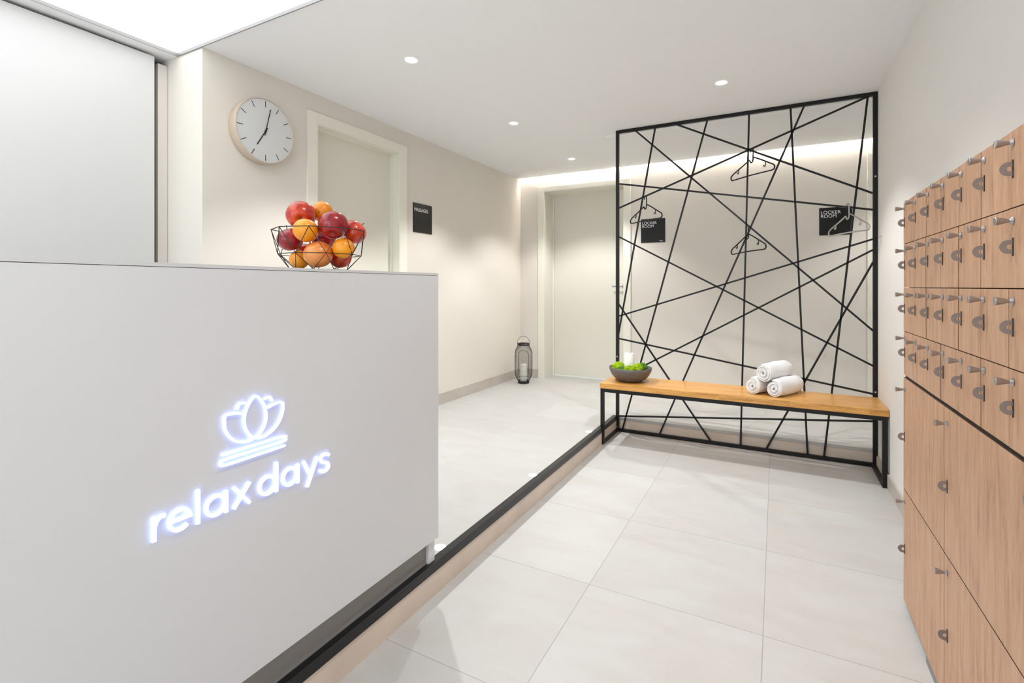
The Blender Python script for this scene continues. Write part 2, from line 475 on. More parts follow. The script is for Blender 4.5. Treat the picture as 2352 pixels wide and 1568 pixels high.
def back_door(name, label, x0, x1, zt, tw, rec, hx):
    y = YB
    leaf = struct(boxes(name, [(x0+0.006, x1-0.006, y+rec, y+rec+0.03, ZU+0.008, zt-0.004)], M['door'], bevel=0.002), label)
    boxes('door_frame', [(x0-tw, x0, y-0.014, y, ZU, zt+tw-0.02), (x1, x1+tw, y-0.014, y, ZU, zt+tw-0.02), (x0, x1, y-0.014, y, zt, zt+tw-0.02)], M['trimw'], leaf, bevel=0.003)
    boxes('door_jamb', [(x0, x0+0.006, y-0.012, y+rec+0.03, ZU, zt), (x1-0.006, x1, y-0.012, y+rec+0.03, ZU, zt), (x0+0.006, x1-0.006, y-0.012, y+rec+0.03, zt-0.006, zt)], M['trimw'], leaf)
    boxes('door_stop', [(x0+0.006, x0+0.018, y+rec-0.02, y+rec, ZU, zt-0.006), (x1-0.018, x1-0.006, y+rec-0.02, y+rec, ZU, zt-0.006)], M['trimw'], leaf)
    lever(leaf, hx, y+rec, ZU+1.09, -1 if hx < 0 else 1, -1)
    return leaf

side_door('door_1', 'cream door beside the wall clock', XL, D1Y0, D1Y1, D1Z, 0.077, 0.08)
back_door('door_2', 'cream door straight ahead beside the lantern', BX0, BX1, BZ, 0.074, 0.26, BX1-0.075)
back_door('door_3', 'cream door behind the right end of the metal screen', EX0, EX1, BZ, 0.074, 0.26, EX0+0.075)

# ------------------------------------------------------------------ recessed downlights
def make_downlight():
    t = thing('ceiling_downlight', 'x', 'ceiling light', (0, 0, ZC), group='round recessed ceiling downlights')
    bm = bmesh.new(); lathe(bm, [(0.030, 0.0), (0.041, -0.003), (0.043, 0.0), (0.030, 0.0)], 32)
    finish(bm, 'trim_ring', M['whitep'], t, smooth='auto')
    bm = bmesh.new(); lathe(bm, [(0, -0.001), (0.030, -0.001), (0.030, 0.0), (0, 0.0)], 32)
    finish(bm, 'lamp', M['lamp'], t, smooth='auto')
    return t
dl0 = make_downlight()
spots = [(-1.84, 2.222, 'round downlight above the counter end, nearest of the three over the raised hall', SPOT_W),
         (-1.836, 3.467, 'round downlight in the middle of the three over the raised hall', SPOT_W),
         (-1.832, 4.714, 'small round downlight farthest back, close to the cove light', SPOT_W),
         (-0.308, 3.398, 'round downlight just in front of the black metal screen', 24),
         (-0.308, 2.15, 'round downlight out of frame above the middle of the lower floor', SPOT_LOW_W),
         (-0.308, 0.90, 'round downlight out of frame above the lockers side', SPOT_LOW_W),
         (-0.308, -0.4, 'round downlight out of frame behind the viewpoint', SPOT_LOW_W),
         (1.2, 4.714, 'round downlight hidden behind the right wall end', SPOT_W*0.6)]
for i, (x, y, lab, pw) in enumerate(spots):
    if i == 0: t = dl0
    else:
        t = dl0.copy(); C.objects.link(t)
        for ch in list(dl0.children):
            if ch.type == 'MESH':
                c = ch.copy(); C.objects.link(c); c.parent = t
    t.location = (x, y, ZC); t['label'] = lab
for i, (x, y, lab, pw) in enumerate(spots):
    L = bpy.data.lights.new('downlight_beam', 'SPOT')
    L.energy = pw; L.color = GREEN
    L.spot_size = math.radians(108); L.spot_blend = 0.45; L.shadow_soft_size = 0.018
    lo = bpy.data.objects.new('downlight_beam', L); C.objects.link(lo)
    lo.location = (x, y, ZC-0.012)

# ------------------------------------------------------------------ reception counter
XC, CY1, CY0 = -1.16, 1.564, -0.75
ct = thing('reception_counter', 'light grey reception counter with a glowing lotus logo, standing on the step edge', 'reception desk', (XC, 0.4, ZU))
def at(o, p):    # make a part built in world coordinates sit right under its parent
    o.matrix_parent_inverse = Matrix.Translation(-Vector(p)); return o
CP = (XC, 0.4, ZU)
at(boxes('front_panel', [(XC-0.018, XC, CY0, CY1, 0.226, 1.2418)], M['counter'], ct), CP)
at(boxes('countertop', [(XC-0.62, XC+0.001, CY0, CY1, 1.2430, 1.2513)], M['ctop'], ct), CP)
at(boxes('reveal', [(XC-0.60, XC-0.004, CY0+0.01, CY1-0.004, 1.2418, 1.2430)], M['dark'], ct), CP)
at(boxes('plinth', [(XC-0.050, XC-0.030, CY0+0.03, CY1-0.040, ZU+0.0205, 0.30)], M['plinth'], ct), CP)
at(boxes('side_panel', [(XC-0.60, XC-0.0182, CY1-0.038, CY1, ZU+0.0205, 1.2404)], M['counter'], ct), CP)
at(boxes('body', [(XC-0.55, XC-0.052, CY0+0.03, CY1-0.038, 0.36, 1.2400)], M['counter'], ct), CP)
at(boxes('plinth_edge_strip', [(XC-0.030, XC-0.027, CY0+0.03, CY1-0.040, ZU+0.0205, ZU+0.0245)], M['greym'], ct), CP)

def ribbon(bm, pts, w, x0, x1, closed=False):
    """flat stroke in the counter plane: pts are (y, z); front faces get material 0, edges material 1"""
    n = len(pts); P = [Vector(p).to_2d() if len(p) > 2 else Vector(p) for p in pts]
    rows = []
    for i in range(n):
        if closed: a = P[i]-P[i-1]; b = P[(i+1) % n]-P[i]
        else: a = P[i]-P[i-1] if i > 0 else P[1]-P[0]; b = P[i+1]-P[i] if i < n-1 else P[-1]-P[-2]
        a = a.normalized(); b = b.normalized()
        m = a+b
        if m.length < 1e-4: m = b
        m.normalize(); nn = Vector((-m.y, m.x))
        k = min(1.8, 1/max(0.3, nn.dot(Vector((-b.y, b.x)))))
        l = P[i]+nn*w/2*k; r = P[i]-nn*w/2*k
        rows.append([bm.verts.new((x, q.x, q.y)) for x, q in ((x0, l), (x1, l), (x1, r), (x0, r))])
    for i in range(n if closed else n-1):
        a, b = rows[i], rows[(i+1) % n]
        for k, mi in ((0, 1), (1, 0), (2, 1), (3, 1)):
            f = bm.faces.new((a[k], a[(k+1) % 4], b[(k+1) % 4], b[k])); f.material_index = mi
    if not closed:
        for q in (rows[0], rows[-1]):
            f = bm.faces.new(q); f.material_index = 1

LW = 0.0078
def arc(cy, cz, ry, rz, a0, a1, n=28):
    return [(cy+ry*math.cos(math.radians(a0+(a1-a0)*k/n)), cz+rz*math.sin(math.radians(a0+(a1-a0)*k/n))) for k in range(n+1)]
def sm2(pts, closed=False, n=6):
    return [(v.x, v.y) for v in smoothline([(p[0], p[1], 0) for p in pts], n, closed)]
zb, zx, za, zm = 0.6625, 0.7147, 0.7397, 0.6887
RZ = 0.0218
glyphs = [
    ('r', [([(0.5640, zb), (0.5640, zx)], 0), (sm2([(0.5650, 0.694), (0.5690, 0.7045), (0.5760, 0.7100), (0.5860, 0.7105)]), 0)]),
    ('e', [([(0.5945, 0.6900)] + [(0.6370, 0.6900)] + arc(0.6154, zm, 0.0212, RZ, 8, 318, 34), 0)]),
    ('l', [([(0.6540, zb), (0.6540, za)], 0)]),
    ('a', [(arc(0.6945, zm, 0.0222, RZ, 0, 348, 34), 1), ([(0.7193, zb), (0.7193, zx)], 0)]),
    ('x', [([(0.7375, zx), (0.7790, zb)], 0), ([(0.7790, zx), (0.7375, zb)], 0)]),
    ('d', [(arc(0.8280, zm, 0.0225, RZ, 0, 348, 34), 1), ([(0.8537, zb), (0.8537, za)], 0)]),
    ('a', [(arc(0.8945, zm, 0.0215, RZ, 0, 348, 34), 1), ([(0.9193, zb), (0.9193, zx)], 0)]),
    ('y', [([(0.9380, zx), (0.9612, 0.6685)], 0), ([(0.9845, zx), (0.9500, 0.6400)], 0)]),
    ('s', [(sm2([(1.0270, 0.7060), (1.0205, 0.7120), (1.0105, 0.7135), (1.0000, 0.7110), (0.9965, 0.7030), (1.0010, 0.6945), (1.0110, 0.6900),
                 (1.0210, 0.6850), (1.0255, 0.6760), (1.0205, 0.6680), (1.0100, 0.6645), (0.9990, 0.6665), (0.9935, 0.6725)]), 0)]),
]
for ch, strokes in glyphs:
    bm = bmesh.new()
    for j, (pts, cl) in enumerate(strokes):
        ribbon(bm, pts, LW, XC+0.0003, XC+0.007+0.0003*j, bool(cl))
    o = at(finish(bm, 'sign_letter', [M['letter'], M['letterside']], ct), CP)
    o['label'] = 'glowing white letter %s of the counter sign' % ch
lot = [
    ('lotus_petal', sm2([(0.794, 0.9245), (0.8065, 0.915), (0.8185, 0.896), (0.8235, 0.872), (0.8215, 0.851), (0.811, 0.833), (0.794, 0.819),
                         (0.778, 0.832), (0.767, 0.852), (0.7645, 0.874), (0.769, 0.894), (0.780, 0.913)], True, 4), True),
    ('lotus_petal', sm2([(0.7585, 0.8885), (0.743, 0.893), (0.728, 0.8938), (0.7165, 0.892), (0.7148, 0.876), (0.7175, 0.858), (0.727, 0.841), (0.741, 0.8265), (0.757, 0.8195), (0.772, 0.8165), (0.7865, 0.8172)]), False),
    ('lotus_petal', sm2([(0.829, 0.8875), (0.840, 0.892), (0.855, 0.8945), (0.8705, 0.893), (0.8735, 0.878), (0.868, 0.857), (0.856, 0.838), (0.840, 0.8250), (0.821, 0.8175), (0.801, 0.8165)]), False),
    ('lotus_petal', [(0.7458, 0.9015), (0.7525, 0.9145), (0.7670, 0.9130)], False),
    ('lotus_petal', [(0.8190, 0.9115), (0.8255, 0.9145), (0.8345, 0.9145), (0.8415, 0.9030)], False),
    ('folded_towel_line', sm2([(0.708, 0.8015), (0.787, 0.8020), (0.8740, 0.8020), (0.8795, 0.7955), (0.8740, 0.7895), (0.787, 0.7890), (0.7140, 0.7885), (0.7075, 0.7815), (0.7140, 0.7755), (0.787, 0.7755), (0.880, 0.7765)], False, 5), False),
]
for nm, pts, cl in lot:
    bm = bmesh.new(); ribbon(bm, pts, 0.0050, XC+0.0003, XC+0.007, cl)
    at(finish(bm, nm, [M['letter'], M['letterside']], ct), CP)

# ------------------------------------------------------------------ cabinet wall behind the counter
cb = thing('wall_cabinet', 'tall white cabinet with sliding front panel behind the reception counter', 'cabinet', (-3.3, 0.2, ZU))
KP = (-3.3, 0.2, ZU)
at(boxes('body', [(-3.62, -3.10, -1.6, 1.51, ZU, 2.44)], M['cabp'], cb), KP)
at(boxes('sliding_panel', [(-3.070, -3.045, -1.5, 1.489, ZU+0.02, 2.476)], M['cabw'], cb, bevel=0.0015), KP)
at(boxes('side_post', [(-3.60, -3.070, 1.519, 1.568, ZU, 2.456)], M['cabp'], cb), KP)
at(boxes('top_rail_or_shade', [(-3.62, -3.098, -1.6, 1.515, 2.44, 2.488)], M['dark'], cb), KP)  # dark block in the gap over the cabinet, its colour stands for shade

# ------------------------------------------------------------------ clock
ckx = XL+0.045
ck = thing('wall_clock', 'round wall clock with white dial and champagne rim showing seven', 'clock', (XL, 1.901, 2.1213))
RC = 0.191
bm = bmesh.new()
lathe(bm, [(0.0, 0.001), (RC-0.004, 0.001), (RC, 0.008), (RC, 0.060), (RC-0.002, 0.066), (RC-0.004, 0.067), (RC-0.0055, 0.065), (RC-0.0055, 0.050), (0, 0.050)], 96, axis='x')
finish(bm, 'clock_case', M['case'], ck, smooth='auto')
bm = bmesh.new(); lathe(bm, [(0, 0.0505), (0.1850, 0.0505), (0.1850, 0.062), (0, 0.062)], 96, axis='x')
finish(bm, 'dial', M['dial'], ck, smooth='auto')
FX = 0.0624
def hand(name, ang, r0, r1, w, x):
    """ang clockwise from twelve as seen from the room (+x side: right is +y)"""
    bm = bmesh.new()
    d = Vector((0, math.sin(ang), math.cos(ang)))
    bar(bm, Vector((x, 0, 0))+d*r0, Vector((x, 0, 0))+d*r1, w, 0.0012, up=(1, 0, 0))
    return finish(bm, name, M['blackm'], ck)
for k in range(12):
    a = k*PI/6 + 0.0
    hand('hour_mark', a, 0.141, 0.177, 0.0036, FX)
hand('minute_hand', math.radians(13), -0.030, 0.140, 0.0046, FX+0.004)
hand('hour_hand', math.radians(211), -0.025, 0.107, 0.0056, FX+0.002)
bm = bmesh.new(); tube(bm, [(FX, 0, 0), (FX+0.007, 0, 0)], 0.006, 16); finish(bm, 'hub', M['blackm'], ck, smooth='auto')

# ------------------------------------------------------------------ signs
def text_mesh(name, body, size, m, parent, mtx, ext=0.0005):
    cu = bpy.data.curves.new(name, 'FONT'); cu.body = body; cu.size = size; cu.extrude = ext; cu.space_line = 0.82
    cu.space_character = 1.0
    ob = bpy.data.objects.new(name+'_src', cu); C.objects.link(ob)
    bpy.context.view_layer.update()
    me = bpy.data.meshes.new_from_object(ob.evaluated_get(bpy.context.evaluated_depsgraph_get()))
    bpy.data.objects.remove(ob)
    me.transform(mtx); me.materials.clear(); me.materials.append(m)
    o = bpy.data.objects.new(name, me); C.objects.link(o); o.parent = parent
    return o
# local frame of a back wall sign: x right, z up, facing -y
RB = Matrix.Rotation(PI/2, 4, 'X')
def wall_sign(name, label, x, z):
    t = thing(name, label, 'sign', (x, YB, z))
    boxes('sign_plate', [(-0.126, 0.126, -0.006, 0, -0.126, 0.126)], M['signb'], t, bevel=0.001)
    text_mesh('lettering', 'LOCKER\nROOM', 0.041, M['signw'], t, Matrix.Translation((-0.115, -0.0066, 0.068)) @ RB @ Matrix.Diagonal((1.0, 1, 1, 1)))
    return t
s1 = wall_sign('room_sign', 'black square locker room sign behind the left side of the metal screen', -1.1545, 1.793)
text_mesh('small_lettering', 'Men', 0.020, M['signw'], s1, Matrix.Translation((0.068, -0.0066, -0.117)) @ RB)
wall_sign('room_sign', 'black square locker room sign behind the hanger at the right of the screen', 0.4727, 1.793)
s3 = thing('room_sign', 'black massages sign on the left wall right of the door', 'sign', (XL, 3.454, 1.793))
boxes('sign_plate', [(0, 0.006, -0.130, 0.130, -0.126, 0.126)], M['signb'], s3, bevel=0.001)
RL = Matrix.Rotation(PI/2, 4, 'Z') @ Matrix.Rotation(PI/2, 4, 'X')
text_mesh('lettering', 'MASSAGES', 0.043, M['signw'], s3, Matrix.Translation((0.0066, -0.118, 0.055)) @ RL @ Matrix.Diagonal((0.93, 1, 1, 1)))

# ------------------------------------------------------------------ metal screen
sc = thing('metal_screen', 'black metal room divider screen of crossing rods, floor to ceiling behind the bench', 'room divider', (-0.29, YF+0.012, 0.0))
SP = (-0.29, YF+0.012, 0.0)
W = 0.025
XA, XB = -1.176, 0.5915
at(boxes('post', [(XA, XA+W, YF, YF+W-0.002, 0.001, ZC-0.001)], M['black'], sc), SP)
at(boxes('post', [(XB-W, XB, YF, YF+W-0.002, 0.001, ZC-0.001)], M['black'], sc), SP)
at(boxes('top_rail_or_shade', [(XA+W, XB-W, YF, YF+W-0.002, ZC-W, ZC-0.001)], M['black'], sc), SP)
at(boxes('bottom_rail', [(XA+W, XB-W, YF, YF+W-0.002, 0.001, W)], M['black'], sc), SP)
rods = [(-1.0275, 2.485, 0.5686, 0.905), (-0.8545, 2.485, -1.1557, 0.8037), (-0.4618, 2.485, -1.1231, 0.0188), (-0.7154, 2.485, 0.566, 1.822),
        (-0.1769, 2.485, -0.2344, 0.0213), (-1.1586, 1.8481, 0.5686, 2.4804), (0.0884, 2.485, 0.1933, 0.0176), (0.1783, 2.485, -0.8211, 0.0268),
        (0.5400, 2.480, 0.2902, 0.0141), (-1.1586, 2.053, 0.5695, 1.711), (-1.1586, 1.6157, 0.5686, 0.6714), (0.5686, 1.5158, -1.1557, 0.9537),
        (0.5686, 1.4448, -0.9779, 0.5400), (0.5695, 1.365, -0.0648, 0.022), (-1.1557, 1.057, -0.4456, 0.0266), (-1.1557, 0.7694, 0.5686, 0.4847),
        (-1.1557, 0.1263, 0.5723, 0.3032)]
for x0, z0, x1, z1 in rods:
    bm = bmesh.new(); bar(bm, (x0, YF+0.012, z0), (x1, YF+0.012, z1), 0.0125, 0.0125)
    at(finish(bm, 'rod', M['black'], sc, bevel=0.0015), SP)
for x, z in ((XA+W/2, 0.04), (XB-W/2, 0.50), (XB-W/2, 1.93), (XA+W/2, 0.62)):
    bm = bmesh.new(); tube(bm, [(x, YF+0.001, z), (x, YF-0.004, z)], 0.006, 12)
    at(finish(bm, 'screw_head', M['chrome'], sc, smooth='auto'), SP)
struct(boxes('trim_6', [(XR-0.004, XR, YF+0.024, YF+0.030, 0.12, ZC)], M['nosing']), 'thin dark profile on the wall beside the screen')
# ------------------------------------------------------------------ bench
BY0, BX_0, BX_1, BT = 3.638, -1.186, 0.5905, 0.4664
be = thing('bench', 'long oak bench on a black steel frame in front of the metal screen', 'bench', ((BX_0+BX_1)/2, (BY0+YF)/2, 0))
BP = tuple(be.location)
bm = bmesh.new(); box(bm, 0, BX_1-BX_0, 0, YF-BY0-0.001, 0, 0.040)
o = finish(bm, 'seat', M['benchw'], None, bevel=0.003); o.parent = be
o.matrix_parent_inverse = Matrix.Translation(-Vector(BP)) @ Matrix.Translation((BX_0, BY0, BT-0.040)); o['label'] = 'oiled oak seat board of glued staves'
T = 0.026
zt = BT-0.0405
xr = 0.584
at(boxes('leg', [(BX_0+0.004, BX_0+0.004+T, BY0+0.004, BY0+0.004+T, 0.001, zt-T)], M['black'], be), BP)
at(boxes('leg', [(xr-T, xr, BY0+0.004, BY0+0.004+T, 0.001, zt-T)], M['black'], be), BP)
at(boxes('front_rail', [(BX_0+0.004, xr, BY0+0.004, BY0+0.004+T, zt-T, zt)], M['black'], be), BP)
at(boxes('back_rail', [(BX_0+0.004+T, xr-T, YF-0.001-T, YF-0.001, zt-T, zt)], M['black'], be), BP)
for xx in (BX_0+0.004, xr-T):
    at(boxes('side_rail', [(xx, xx+T, BY0+0.004+T, YF-0.001, zt-T, zt)], M['black'], be), BP)
    at(boxes('floor_rail', [(xx, xx+T, BY0+0.004+T, YF-0.001, 0.001, T)], M['black'], be), BP)
at(boxes('wall_strip', [(xr+0.0005, XR-0.0125, BY0+0.006, BY0+0.016, 0.10, zt)], M['black'], be), BP)

# ------------------------------------------------------------------ hangers
def hanger(name, label, x, z, head, m, dy=0.0, tilt=0.0, s=1.0):
    pts = [(-0.012, -0.018), (-0.0105, -0.002), (-0.002, 0.0085), (0.008, 0.007), (0.0125, -0.004), (0.0125, -0.055), (0.012, -0.078), (0.004, -0.092), (-0.008, -0.094), (-0.015, -0.084), (-0.022, -0.073)]
    wire = smoothline([(p[0], 0, p[1]) for p in pts], 5)
    left = [(-0.022, -0.073), (-0.075, -0.098), (-0.165, -0.137), (-0.190, -0.150), (-0.204, -0.166), (-0.200, -0.183), (-0.182, -0.190), (-0.10, -0.188), (0.0, -0.187),
            (0.10, -0.188), (0.182, -0.190), (0.200, -0.183), (0.204, -0.166), (0.190, -0.150), (0.165, -0.137), (0.075, -0.088), (0.0125, -0.058)]
    low = smoothline([(p[0], 0, p[1]) for p in left], 5)
    t = thing(name, label, 'hanger', (x, YF+0.012+dy, z), (0, tilt, head), group='wire hangers on the metal screen')
    bm = bmesh.new(); tube(bm, wire, 0.0044*s, 8); finish(bm, 'hook', m, t, smooth=True)
    bm = bmesh.new(); tube(bm, low, 0.0048*s, 8); finish(bm, 'hanger_frame', m, t, smooth=True)
    for q in (-1, 1):
        zz = -0.112 if q < 0 else -0.108
        j = smoothline([(q*0.125, 0, zz-0.008), (q*0.125, 0, -0.140), (q*0.125-0.004*1, 0, -0.149), (q*0.125-0.013, 0, -0.148), (q*0.125-0.017, 0, -0.138)], 5)
        bm = bmesh.new(); tube(bm, j, 0.0032*s, 8); finish(bm, 'inner_hook', m, t, smooth=True)
    return t
M['hang2'] = mat('silver_wire', (0.45, 0.44, 0.42), 0.35, metal=0.8)
hanger('coat_hanger', 'topmost black wire hanger at the centre of the screen', -0.160, 2.2064, math.radians(-43), M['black'])
hanger('coat_hanger', 'black wire hanger left of centre above the left locker room sign', -0.934, 1.9215, math.radians(-40), M['black'])
hanger('coat_hanger', 'lower black wire hanger below the topmost one at screen centre', -0.190, 1.6450, math.radians(-53), M['black'], tilt=math.radians(-2))
hanger('coat_hanger', 'silver wire hanger at the right in front of the locker room sign', 0.4284, 1.7530, math.radians(-62), M['hang2'])

# ------------------------------------------------------------------ lockers
XK = 0.423
YK0, CW, NC = 2.3445, 0.16035, 10
YK1 = YK0-CW*NC
rowz = [1.5155, 1.3589, 1.1958, 1.0324, 0.8690]
lowz = [0.8590, 0.4420, 0.0220]
def knob_bm():
    bm = bmesh.new()
    lathe(bm, [(0, 0), (0.0075, 0), (0.0086, 0.0015), (0.0060, 0.0035), (0.0036, 0.0060), (0.0040, 0.009), (0.0068, 0.018), (0.0086, 0.026), (0.0088, 0.0275), (0.0078, 0.0285), (0, 0.0285)], 20, axis='-x')
    return bm
def hasp_bm():
    """flat U-shaped lock plate with a hole, standing out from a slotted strip"""
    bm = bmesh.new()
    R, r, c, tk = 0.0142, 0.0050, 0.0068, 0.0016
    N = 18
    outer = [(0, R*0.98)] + [(-c-R*math.sin(PI*k/N)*1.0, R*math.cos(PI*k/N)) for k in range(N+1)] + [(0, -R*0.98)]
    inner = [(0, r*0.9)] + [(-c+0.002-r*math.sin(PI*k/N), r*math.cos(PI*k/N)) for k in range(N+1)] + [(0, -r*0.9)]
    lay = []
    for y in (-tk/2, tk/2):
        lay.append(([bm.verts.new((p[0], y, p[1])) for p in outer], [bm.verts.new((p[0], y, p[1])) for p in inner]))
    n = len(outer)
    for i in range(n-1):
        for L_ in (0, 1):
            o_, i_ = lay[L_]; bm.faces.new((o_[i], o_[i+1], i_[i+1], i_[i]))
        bm.faces.new((lay[0][0][i], lay[0][0][i+1], lay[1][0][i+1], lay[1][0][i]))
        bm.faces.new((lay[0][1][i], lay[0][1][i+1], lay[1][1][i+1], lay[1][1][i]))
    return bm
def plate_bm():
    bm = bmesh.new(); box(bm, -0.0012, 0, -0.0028, 0.0028, -0.0185, 0.0185); return bm

M['edge'] = mat('door_edge_shade', (0.10, 0.055, 0.035), 0.6)  # dark brown on the door sides paints in the shade of the seams
def door_mesh(bm, parent):
    d = finish(bm, 'locker_door', [M['locker'], M['edge']], parent, bevel=0.0005)
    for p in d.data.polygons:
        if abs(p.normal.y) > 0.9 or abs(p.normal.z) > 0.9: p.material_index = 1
    return d

proto = {}
def put(key, bmf, name, m, parent, loc, smooth=False):
    if key not in proto:
        proto[key] = finish(bmf(), name, m, parent, smooth=smooth)
        o = proto[key]
    else:
        o = proto[key].copy(); C.objects.link(o); o.parent = parent; o.name = name
    o.location = loc
    return o

uc = thing('locker_cabinet', 'upper bank of small square light oak lockers along the right wall', 'lockers', (XK, YK0, rowz[-1]))
at(boxes('body', [(XK+0.0185, XR-0.001, YK1, YK0, rowz[-1], rowz[0])], M['dark'], uc), (XK, YK0, rowz[-1]))
at(boxes('side_panel', [(XK+0.0185, XR-0.001, YK0, YK0+0.003, rowz[-1], rowz[0])], M['locker'], uc), (XK, YK0, rowz[-1]))
at(boxes('top_panel', [(XK+0.0185, XR-0.001, YK1, YK0, rowz[0], rowz[0]+0.002)], M['locker'], uc), (XK, YK0, rowz[-1]))
g = 0.0013
jit = random.Random(5)
for r in range(4):
    for c in range(NC):
        ya, yb = YK0-CW*(c+1)+g, YK0-CW*c-g
        z0, z1 = rowz[r+1]+0.0011, rowz[r]-(0.0 if r == 0 else 0.0011)
        jx = jit.uniform(-0.0006, 0.0006)
        bm = bmesh.new(); box(bm, 0, 0.018, ya-yb, 0, z0-z1, 0)
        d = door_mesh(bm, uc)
        d.location = (jx, yb-YK0, z1-rowz[-1])
        put('plate', plate_bm, 'slot_plate', M['dark'], d, (0, -0.0207, -0.0775))
        put('hasp', hasp_bm, 'lock_hasp', M['bronze'], d, (0, -0.0207, -0.0775))
        put('knob', knob_bm, 'knob', M['chrome'], d, (0, -0.0207, -0.0245), smooth='auto')
lc = thing('locker_cabinet', 'lower bank of large light oak lockers below the small ones', 'lockers', (XK, YK0, 0))
LP_ = (XK, YK0, 0)
at(boxes('body', [(XK+0.0185, XR-0.013, YK1, YK0, lowz[-1], lowz[0])], M['dark'], lc), LP_)
at(boxes('side_panel', [(XK+0.0185, XR-0.013, YK0, YK0+0.003, lowz[-1], lowz[0])], M['locker'], lc), LP_)
at(boxes('spacer', [(XK+0.006, XR-0.013, YK1, YK0-0.004, lowz[0], rowz[-1]-0.0002)], M['dark'], lc), LP_)
at(boxes('plinth', [(XK-0.001, XK+0.02, YK1, 2.02, 0.0005, lowz[-1]-0.0005), (XK+0.05, XK+0.07, 2.02, YK0-0.01, 0.0005, lowz[-1]-0.0005)], M['plinth'], lc), LP_)
ly = [YK0, YK0-0.5140, YK0-1.090, YK1]
g = 0.0018
for r in range(2):
    for c in range(3):
        ya, yb = ly[c+1]+g, ly[c]-g
        z0, z1 = lowz[r+1]+(0.0018 if r == 0 else 0), lowz[r]-(0.0018 if r else 0)
        bm = bmesh.new(); box(bm, 0, 0.018, ya-yb, 0, z0-z1, 0)
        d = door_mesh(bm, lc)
        d.location = (0, yb-YK0, z1)
        off = -0.028 if c else -0.0207
        kz = -0.0440; hz = -0.220
        put('plate', plate_bm, 'slot_plate', M['dark'], d, (0, off, hz))
        put('hasp', hasp_bm, 'lock_hasp', M['bronze'], d, (0, off, hz))
        put('knob', knob_bm, 'knob', M['chrome'], d, (0, off, kz), smooth='auto')

# ------------------------------------------------------------------ fruit basket
BC = Vector((-1.305, 1.1224, 1.2515))
fb = thing('fruit_basket', 'black geometric wire fruit basket on the counter', 'fruit bowl', BC)
def ring(R, z, off, n=9): return [Vector((R*math.cos(off+2*PI*k/n), R*math.sin(off+2*PI*k/n), z)) for k in range(n)]
n9 = 9; a0 = math.radians(-60+7)
rim = ring(0.144, 0.128, a0); mid = ring(0.128, 0.050, a0+PI/n9); bas = ring(0.088, 0.002, a0)
bas2 = ring(0.087, 0.002, a0)
wr = 0.0013
bm = bmesh.new(); tube(bm, rim, wr*1.15, 6, closed=True); finish(bm, 'rim_wire', M['blackm'], fb)
bm = bmesh.new(); tube(bm, mid, wr, 6, closed=True); finish(bm, 'middle_wire', M['blackm'], fb)
bm = bmesh.new(); tube(bm, bas, wr*1.15, 6, closed=True)
for k in range(0, 4): tube(bm, [bas[k], bas[(k+4) % 9]], wr, 6)
finish(bm, 'base_wire', M['blackm'], fb)
for k in range(n9):
    bm = bmesh.new()
    tube(bm, [rim[k], mid[k], rim[(k+1) % n9]], wr, 6)
    tube(bm, [bas[k], mid[k], bas[(k+1) % n9]], wr, 6)
    finish(bm, 'side_wires', M['blackm'], fb)

def apple(name, label, p, r, m, rot, stem=True, squash=0.93):
    t = thing(name, label, 'apple', p, rot, group='fruit piled in the wire basket')
    prof = []
    N = 22
    for k in range(N+1):
        a = PI*k/N
        rr = math.sin(a)*(1+0.05*math.sin(a))
        z = -math.cos(a)
        # dimples top and bottom
        dim = 0.30*math.exp(-(math.sin(a)/0.28)**2)
        z2 = z*(1-dim)*squash
        # shoulders wider towards the top
        rr *= 1+0.06*z
        prof.append((max(0, rr*r*0.965), z2*r))
    prof[0] = (0, prof[0][1]); prof[-1] = (0, prof[-1][1])
    def wob(q, a):
        s = 1+0.015*math.cos(5*a+r*900)
        return Vector((q.x*s, q.y*s, q.z))
    bm = bmesh.new(); lathe(bm, prof, 40, wob=wob); finish(bm, 'skin', m, t, smooth=True)
    bm = bmesh.new()
    z0 = prof[-1][1]
    tube(bm, [(0, 0, z0-0.002), (0.001, 0, z0+0.009), (0.004, 0.001, z0+0.020)], [0.0015, 0.0012, 0.0018], 6)
    finish(bm, 'stem', M['stem'], t, smooth=True)
    bm = bmesh.new(); z0 = prof[0][1]
    for k in range(5):
        a = 2*PI*k/5
        tube(bm, [(0.0015*math.cos(a), 0.0015*math.sin(a), z0+0.001), (0.005*math.cos(a), 0.005*math.sin(a), z0-0.003)], [0.0022, 0.0006], 5)
    finish(bm, 'calyx', M['calyx'], t, smooth=True)
    return t

def orange(name, label, p, r, m, rot, squash=0.95, cat='orange', ring_mark=True):
    t = thing(name, label, cat, p, rot, group='fruit piled in the wire basket')
    N = 20; prof = []
    for k in range(N+1):
        a = PI*k/N
        z = -math.cos(a)*squash*(1-0.05*math.exp(-(math.sin(a)/0.2)**2))
        prof.append((math.sin(a)*r, z*r))
    prof[0] = (0, prof[0][1]); prof[-1] = (0, prof[-1][1])
    bm = bmesh.new(); lathe(bm, prof, 40); finish(bm, 'peel', m, t, smooth=True)
    bm = bmesh.new(); z0 = prof[-1][1]
    lathe(bm, [(0, z0+0.0008), (0.0022, z0+0.0006), (0.0028, z0-0.0015), (0, z0-0.002)], 10)
    finish(bm, 'navel', M['calyx'], t, smooth=True)
    return t
R_ = math.radians
apple('apple', 'large orange-red apple at the upper left of the fruit pile', (-1.3626, 1.0959, 1.4313), 0.0454, M['apple2'], (R_(-65), 0, R_(49)))
orange('orange', 'orange at the very top back of the fruit pile', (-1.3529, 1.1721, 1.4523), 0.0351, M['orange'], (R_(100), 0, R_(30)))
